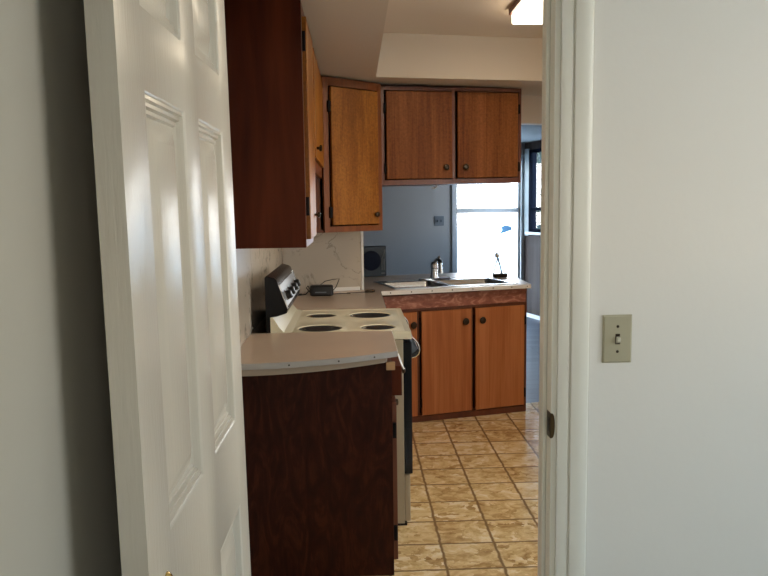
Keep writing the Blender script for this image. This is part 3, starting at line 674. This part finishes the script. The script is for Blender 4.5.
ax = Vector((.9453, 0, .326)); pz = Vector((-.326, 0, .9453))
mid = Vector((-.316, 0, 1.094))
def sl(y, u, d): p = mid + pz*u + ax*d; return (p.x, y, p.z)
cp_ = MB()
for u0, u1, y0, y1, d in ((-.050, .050, RY0+.02, RY1-.02, .0022),):
    cp_.add([sl(y0, u0, 0), sl(y1, u0, 0), sl(y1, u1, 0), sl(y0, u1, 0), sl(y0, u0, d), sl(y1, u0, d), sl(y1, u1, d), sl(y0, u1, d)], [(3, 2, 1, 0), (4, 5, 6, 7), (0, 1, 5, 4), (1, 2, 6, 5), (2, 3, 7, 6), (3, 0, 4, 7)])
cp_ = cp_.build('control_panel', 'spk_light', bg, fn=SV)
for y0 in (RY0+.002, RY1-.008):
    MB().add([sl(y0, -.058, .0), sl(y0+.006, -.058, 0), sl(y0+.006, .056, 0), sl(y0, .056, 0), sl(y0, -.058, .004), sl(y0+.006, -.058, .004), sl(y0+.006, .056, .004), sl(y0, .056, .004)], [(3, 2, 1, 0), (4, 5, 6, 7), (0, 1, 5, 4), (1, 2, 6, 5), (2, 3, 7, 6), (3, 0, 4, 7)]).build('chrome_trim', 'chrome', bg, fn=SV)
for y in (3.36, 3.52, 3.70, 3.86):
    o = MB().lathe([(.026, .002), (.026, .005), (.022, .007)], sl(y, -.008, 0), ax, 20).build('dial', 'chrome', bg, fn=SV)
    MB().lathe([(.021, .006), (.020, .026), (.016, .030), (.001, .031)], sl(y, -.008, 0), ax, 20).build('knob', 'blackm', bg, fn=SV)
od = MB().box(.2055, .242, RY0+.004, RY1-.004, .252, .876).build('oven_door', 'black', st, fn=SV, bevel=.004)
hc = [(.243, .892), (.258, .880), (.270, .864), (.277, .846), (.279, .828), (.274, .812), (.262, .800), (.243, .795)]
for y0 in (RY0+.03, RY1-.05): MB().tube([(x, y0+.01, z) for x, z in hc], .0048, 8).build('handle_bracket', 'chrome', od, fn=SV)
MB().prism_y([(.245, .800), (.262, .804), (.273, .815), (.277, .830), (.270, .838), (.262, .826), (.250, .818), (.244, .815)], RY0+.03, RY1-.04, True).build('handle', 'blackm', od, fn=SV)
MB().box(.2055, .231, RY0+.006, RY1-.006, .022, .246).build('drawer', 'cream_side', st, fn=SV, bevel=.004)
MB().box(-.34, .215, RY0+.01, RY1-.01, 0, .0118).build('plinth', 'w_dark', st, fn=SV)

# ------------------------------------------------------------------ small things on the counters
ad = thing('power_adapter', 'small black power adapter box with loose cords on the corner counter', 'adapter', (-.21, 4.72, CT))
ax0, ay0 = -.212, 4.71
MB().prism([(x, y) for x, y in rr(ax0-.072, ax0+.072, ay0-.045, ay0+.045, .02)], CT+.001, CT+.066).build('case', 'blackm', ad, bevel=.010)
MB().box(ax0-.04, ax0+.03, ay0-.0462, ay0-.0448, CT+.022, CT+.028).build('label_strip', 'spk_light', ad)
MB().tube([(ax0-.072, ay0, CT+.02), (ax0-.095, ay0-.01, CT+.05), (ax0-.085, ay0-.02, CT+.065), (ax0-.07, ay0-.03, CT+.04), (ax0-.10, ay0-.02, CT+.012), (ax0-.16, ay0-.03, CT+.006), (ax0-.19, ay0+.03, CT+.006), (ax0-.13, ay0+.05, CT+.006)], .0035, 6).build('cord', 'blackm', ad)
MB().tube([(ax0-.03, ay0+.03, CT+.05), (ax0+.02, ay0+.05, CT+.085), (ax0+.07, ay0+.06, CT+.095), (ax0+.11, ay0+.07, CT+.097), (ax0+.09, ay0+.05, CT+.05), (ax0+.072, ay0+.02, CT+.03)], .003, 6).build('cord', 'blackm', ad)
MB().tube([(ax0+.07, ay0+.03, CT+.005), (ax0+.13, ay0+.06, CT+.004), (ax0+.18, ay0+.05, CT+.004)], .0025, 6).build('cord', 'blackm', ad)
sd = thing('screwdriver', 'thin screwdriver lying on the counter left of the sink', 'screwdriver', (.06, 4.82, CT))
MB().tube([(-.055, 4.775, CT+.006), (.06, 4.815, CT+.006)], .0028, 8).build('shaft', 'knob', sd)
MB().tube([(.06, 4.815, CT+.009), (.075, 4.820, CT+.010), (.11, 4.832, CT+.010), (.125, 4.837, CT+.009)], [.006, .009, .0095, .005], 10).build('handle', 'knob', sd)

# black loudspeaker at the back of the peninsula counter
sq = kthing('loudspeaker', 'dark square speaker box with round cone on the back edge of the counter', 'speaker', .05, .94, CT)
p = Vector((.165, 5.93, 0)) - Vector((K0[0], K0[1], 0)); ss = p.x*UX + p.y*UY; tt = -p.x*UY + p.y*UX
sx0, sx1 = ss-.13, ss+.088
MB().box(sx0, sx1, tt, tt+.09, CT+.001, CT+.240).build('box', 'slate', sq, bevel=.006)
rg = MB().lathe([(.078, 0), (.078, .006), (.070, .010)], (ss-.040, tt, CT+.128), (0, -1, 0), 32).build('cone_ring', 'navy', sq)
MB().lathe([(.0705, .009), (.05, .004), (.02, .0015), (.012, .006), (.001, .008)], (ss-.040, tt, CT+.128), (0, -1, 0), 32).build('cone', 'navy', sq)
MB().tube([(sx1-.040, tt-.003, CT+.05), (sx1-.040, tt-.004, CT+.14), (sx1-.014, tt-.004, CT+.215)], .004, 6).build('pale_bar', 'spk_light', sq)  # pale streaks down the right of the box front
MB().tube([(sx1-.022, tt-.003, CT+.05), (sx1-.022, tt-.004, CT+.14)], .003, 6).build('pale_bar', 'spk_light', sq)
MB().box(sx1-.045, sx1-.015, tt-.002, tt+.001, CT+.022, CT+.03).build('badge', 'spk_light', sq)

# outlet on the far grey wall
sO = K(0, 0)
def far_s(x, y): dx, dy = x-K0[0], y-K0[1]; return dx*UX + dy*UY
oS, oZ = 1.821, 1.276
ou = kthing('wall_switch', 'grey double switch plate on the far grey wall beyond the sink', 'switch', oS, FT, oZ)
MB().box(oS-.066, oS+.066, FT-.006, FT, oZ-.062, oZ+.062).build('wall_plate', 'spk_light', ou, bevel=.003)
for d_ in (-.024, .024): MB().box(oS+d_-.006, oS+d_+.006, FT-.014, FT-.0055, oZ-.015, oZ+.015).build('toggle', 'slate', ou, bevel=.001)

# small blue patch on the glazed door, standing in for something blue outside
bs = kthing('blue_patch', 'small sky-blue patch on the lower pane, for something blue outside the bright glazed door', 'blue_patch', 2.769, FT, 1.14)
bS, bZ = 2.769, 1.14
MB().prism_y([(bS-.09, bZ-.05), (bS+.02, bZ-.02), (bS+.085, bZ+.0), (bS+.07, bZ+.05), (bS-.01, bZ+.065), (bS-.07, bZ+.045), (bS-.055, bZ+.0)], FT+.026, FT+.0325).build('patch_sheet', 'blue2', bs)

# ceiling lamp
LZ = KC
cl = thing('ceiling_light', 'lit rectangular ceiling lamp with white lens and brown side rails', 'ceiling light', (.97, 3.42, LZ))
lx0, lx1, ly0, ly1 = .832, 1.16, 2.86, 4.02
ln = MB(); pf = [(lx0+.008, LZ-.018), (lx0+.009, LZ-.068), (lx0+.014, LZ-.072), (lx1-.014, LZ-.072), (lx1-.009, LZ-.068), (lx1-.008, LZ-.018)]
ln.prism_y(pf, ly0, ly1); ln.build('lens', 'lens', cl)
MB().box(lx0+.006, lx1-.006, ly0-.005, ly1+.005, LZ-.018, LZ).build('housing', 'white', cl)
for x in (lx0-.012, lx1-.006): MB().box(x, x+.018, ly0-.008, ly1-.012, LZ-.030, LZ).build('side_rail', 'w_frame', cl, bevel=.002)
for cx in (.885, .955, 1.03):
    pts = [(cx + .026*math.cos(a)*(1 if a < PI*1.6 else .7), ly1-.06 + .035*math.sin(a), LZ-.0725) for a in [PI*.9 + PI*1.3*k/14 for k in range(15)]]
    MB().tube(pts, .0022, 5).build('scroll', 'etch', cl)

# ------------------------------------------------------------------ outside: leafy tree by the side window
tree = kthing('tree', 'leafy green tree outside the black-framed side window', 'tree', 5.0, 6.6, -.25)
lv = MB()
for i in range(9000):
    t = 5.0 + random.random()*3.4; s = random.triangular(.5205, .62, .53)*(t + 4.73) - 1.62; z = .2 + random.random()*3.0
    a = Vector((random.gauss(0, 1), random.gauss(0, 1), random.gauss(0, 1))).normalized(); b = a.orthogonal().normalized(); c = a.cross(b)
    l = random.uniform(.06, .12); p = Vector((s, t, z))
    lv.add([p - b*l*.5, p + c*l*.28, p + b*l*.5, p - c*l*.28], [(0, 1, 2, 3)])
lv.build('foliage', 'leaf', tree)
tk = MB().tube([(5.0, 6.6, -.25), (5.02, 6.6, .6), (4.96, 6.65, 1.6), (5.0, 6.55, 2.6)], [.10, .085, .06, .03], 10)
for e in ((4.3, 5.8, 2.3), (5.8, 7.2, 2.5), (4.5, 7.5, 2.2)): tk.tube([(5.0, 6.62, .9), ((5.0+e[0])/2, (6.6+e[1])/2, 1.5), e], [.05, .035, .015], 8)
tk.build('trunk', 'bark', tree)

# ------------------------------------------------------------------ light
w = bpy.data.worlds.new('sky'); bpy.context.scene.world = w; w.use_nodes = True
nt = w.node_tree; bg_ = nt.nodes['Background']
tc = nt.nodes.new('ShaderNodeTexCoord'); sp_ = nt.nodes.new('ShaderNodeSeparateXYZ'); nt.links.new(tc.outputs['Generated'], sp_.inputs[0])
rp = nt.nodes.new('ShaderNodeValToRGB'); nt.links.new(sp_.outputs['Z'], rp.inputs['Fac'])
e = rp.color_ramp.elements; e[0].position = 0.0; e[0].color = (1, .99, .96, 1); e[1].position = 0.38; e[1].color = (.50, .72, 1, 1)
nt.links.new(rp.outputs['Color'], bg_.inputs['Color']); bg_.inputs['Strength'].default_value = 14.0
def portal(name, center, normal, sx, sy):
    l = bpy.data.lights.new(name, 'AREA'); l.shape = 'RECTANGLE'; l.size = sx; l.size_y = sy; l.cycles.is_portal = True
    o = bpy.data.objects.new(name, l); C.objects.link(o); o.location = center
    o.rotation_euler = Vector(normal).to_track_quat('-Z', 'Y').to_euler(); return o
portal('door_portal', K((GS0+GS1)/2, FT+.12, 1.04), (UY, -UX, 0), GS1-GS0, 2.06)
portal('window_portal', K(SS+.12, (WT0+WT1)/2, (WZ0+WZ1)/2), (-UX, -UY, 0), WT1-WT0, WZ1-WZ0)
portal('kitchen_portal', (KR+.12, (QY0+QY1)/2, (QZ0+QZ1)/2), (-1, 0, 0), QY1-QY0, QZ1-QZ0)
portal('hall_back_portal', ((BX0+BX1)/2, HB-.12, (BW0+BW1)/2), (0, 1, 0), BX1-BX0, BW1-BW0)
portal('hall_portal', (HR+.12, (BY0_+BY1_)/2, (BZ0+BZ1)/2), (-1, 0, 0), BY1_-BY0_, BZ1-BZ0)

# ------------------------------------------------------------------ camera
f, pitch, roll, yaw = 751.797, 0.107851643, -0.0133794671, 0.038135378
cp, sp1, cy, sy = math.cos(pitch), math.sin(pitch), math.cos(yaw), math.sin(yaw)
fw = Vector((sy*cp, cy*cp, -sp1)); rt = Vector((cy, -sy, 0)); up = rt.cross(fw)
r2 = rt*math.cos(roll) + up*math.sin(roll); u2 = -rt*math.sin(roll) + up*math.cos(roll)
cam = bpy.data.cameras.new('camera'); co = bpy.data.objects.new('camera', cam); C.objects.link(co)
mw = Matrix.Identity(4)
for i in range(3): mw[i][0], mw[i][1], mw[i][2] = r2[i], u2[i], -fw[i]
mw[2][3] = 1.465; co.matrix_world = mw
cam.sensor_width = 36; cam.sensor_fit = 'HORIZONTAL'; cam.lens = f*36/768; cam.clip_start = .02
S = bpy.context.scene; S.camera = co
S.view_settings.view_transform = 'Standard'; S.view_settings.look = 'None'; S.view_settings.gamma = 1.0; S.view_settings.use_curve_mapping = False
S.view_settings.exposure = 0.0
S.cycles.use_denoising = True; S.cycles.max_bounces = 10; S.cycles.diffuse_bounces = 6; S.cycles.transparent_max_bounces = 12
S.cycles.sample_clamp_indirect = 8.0
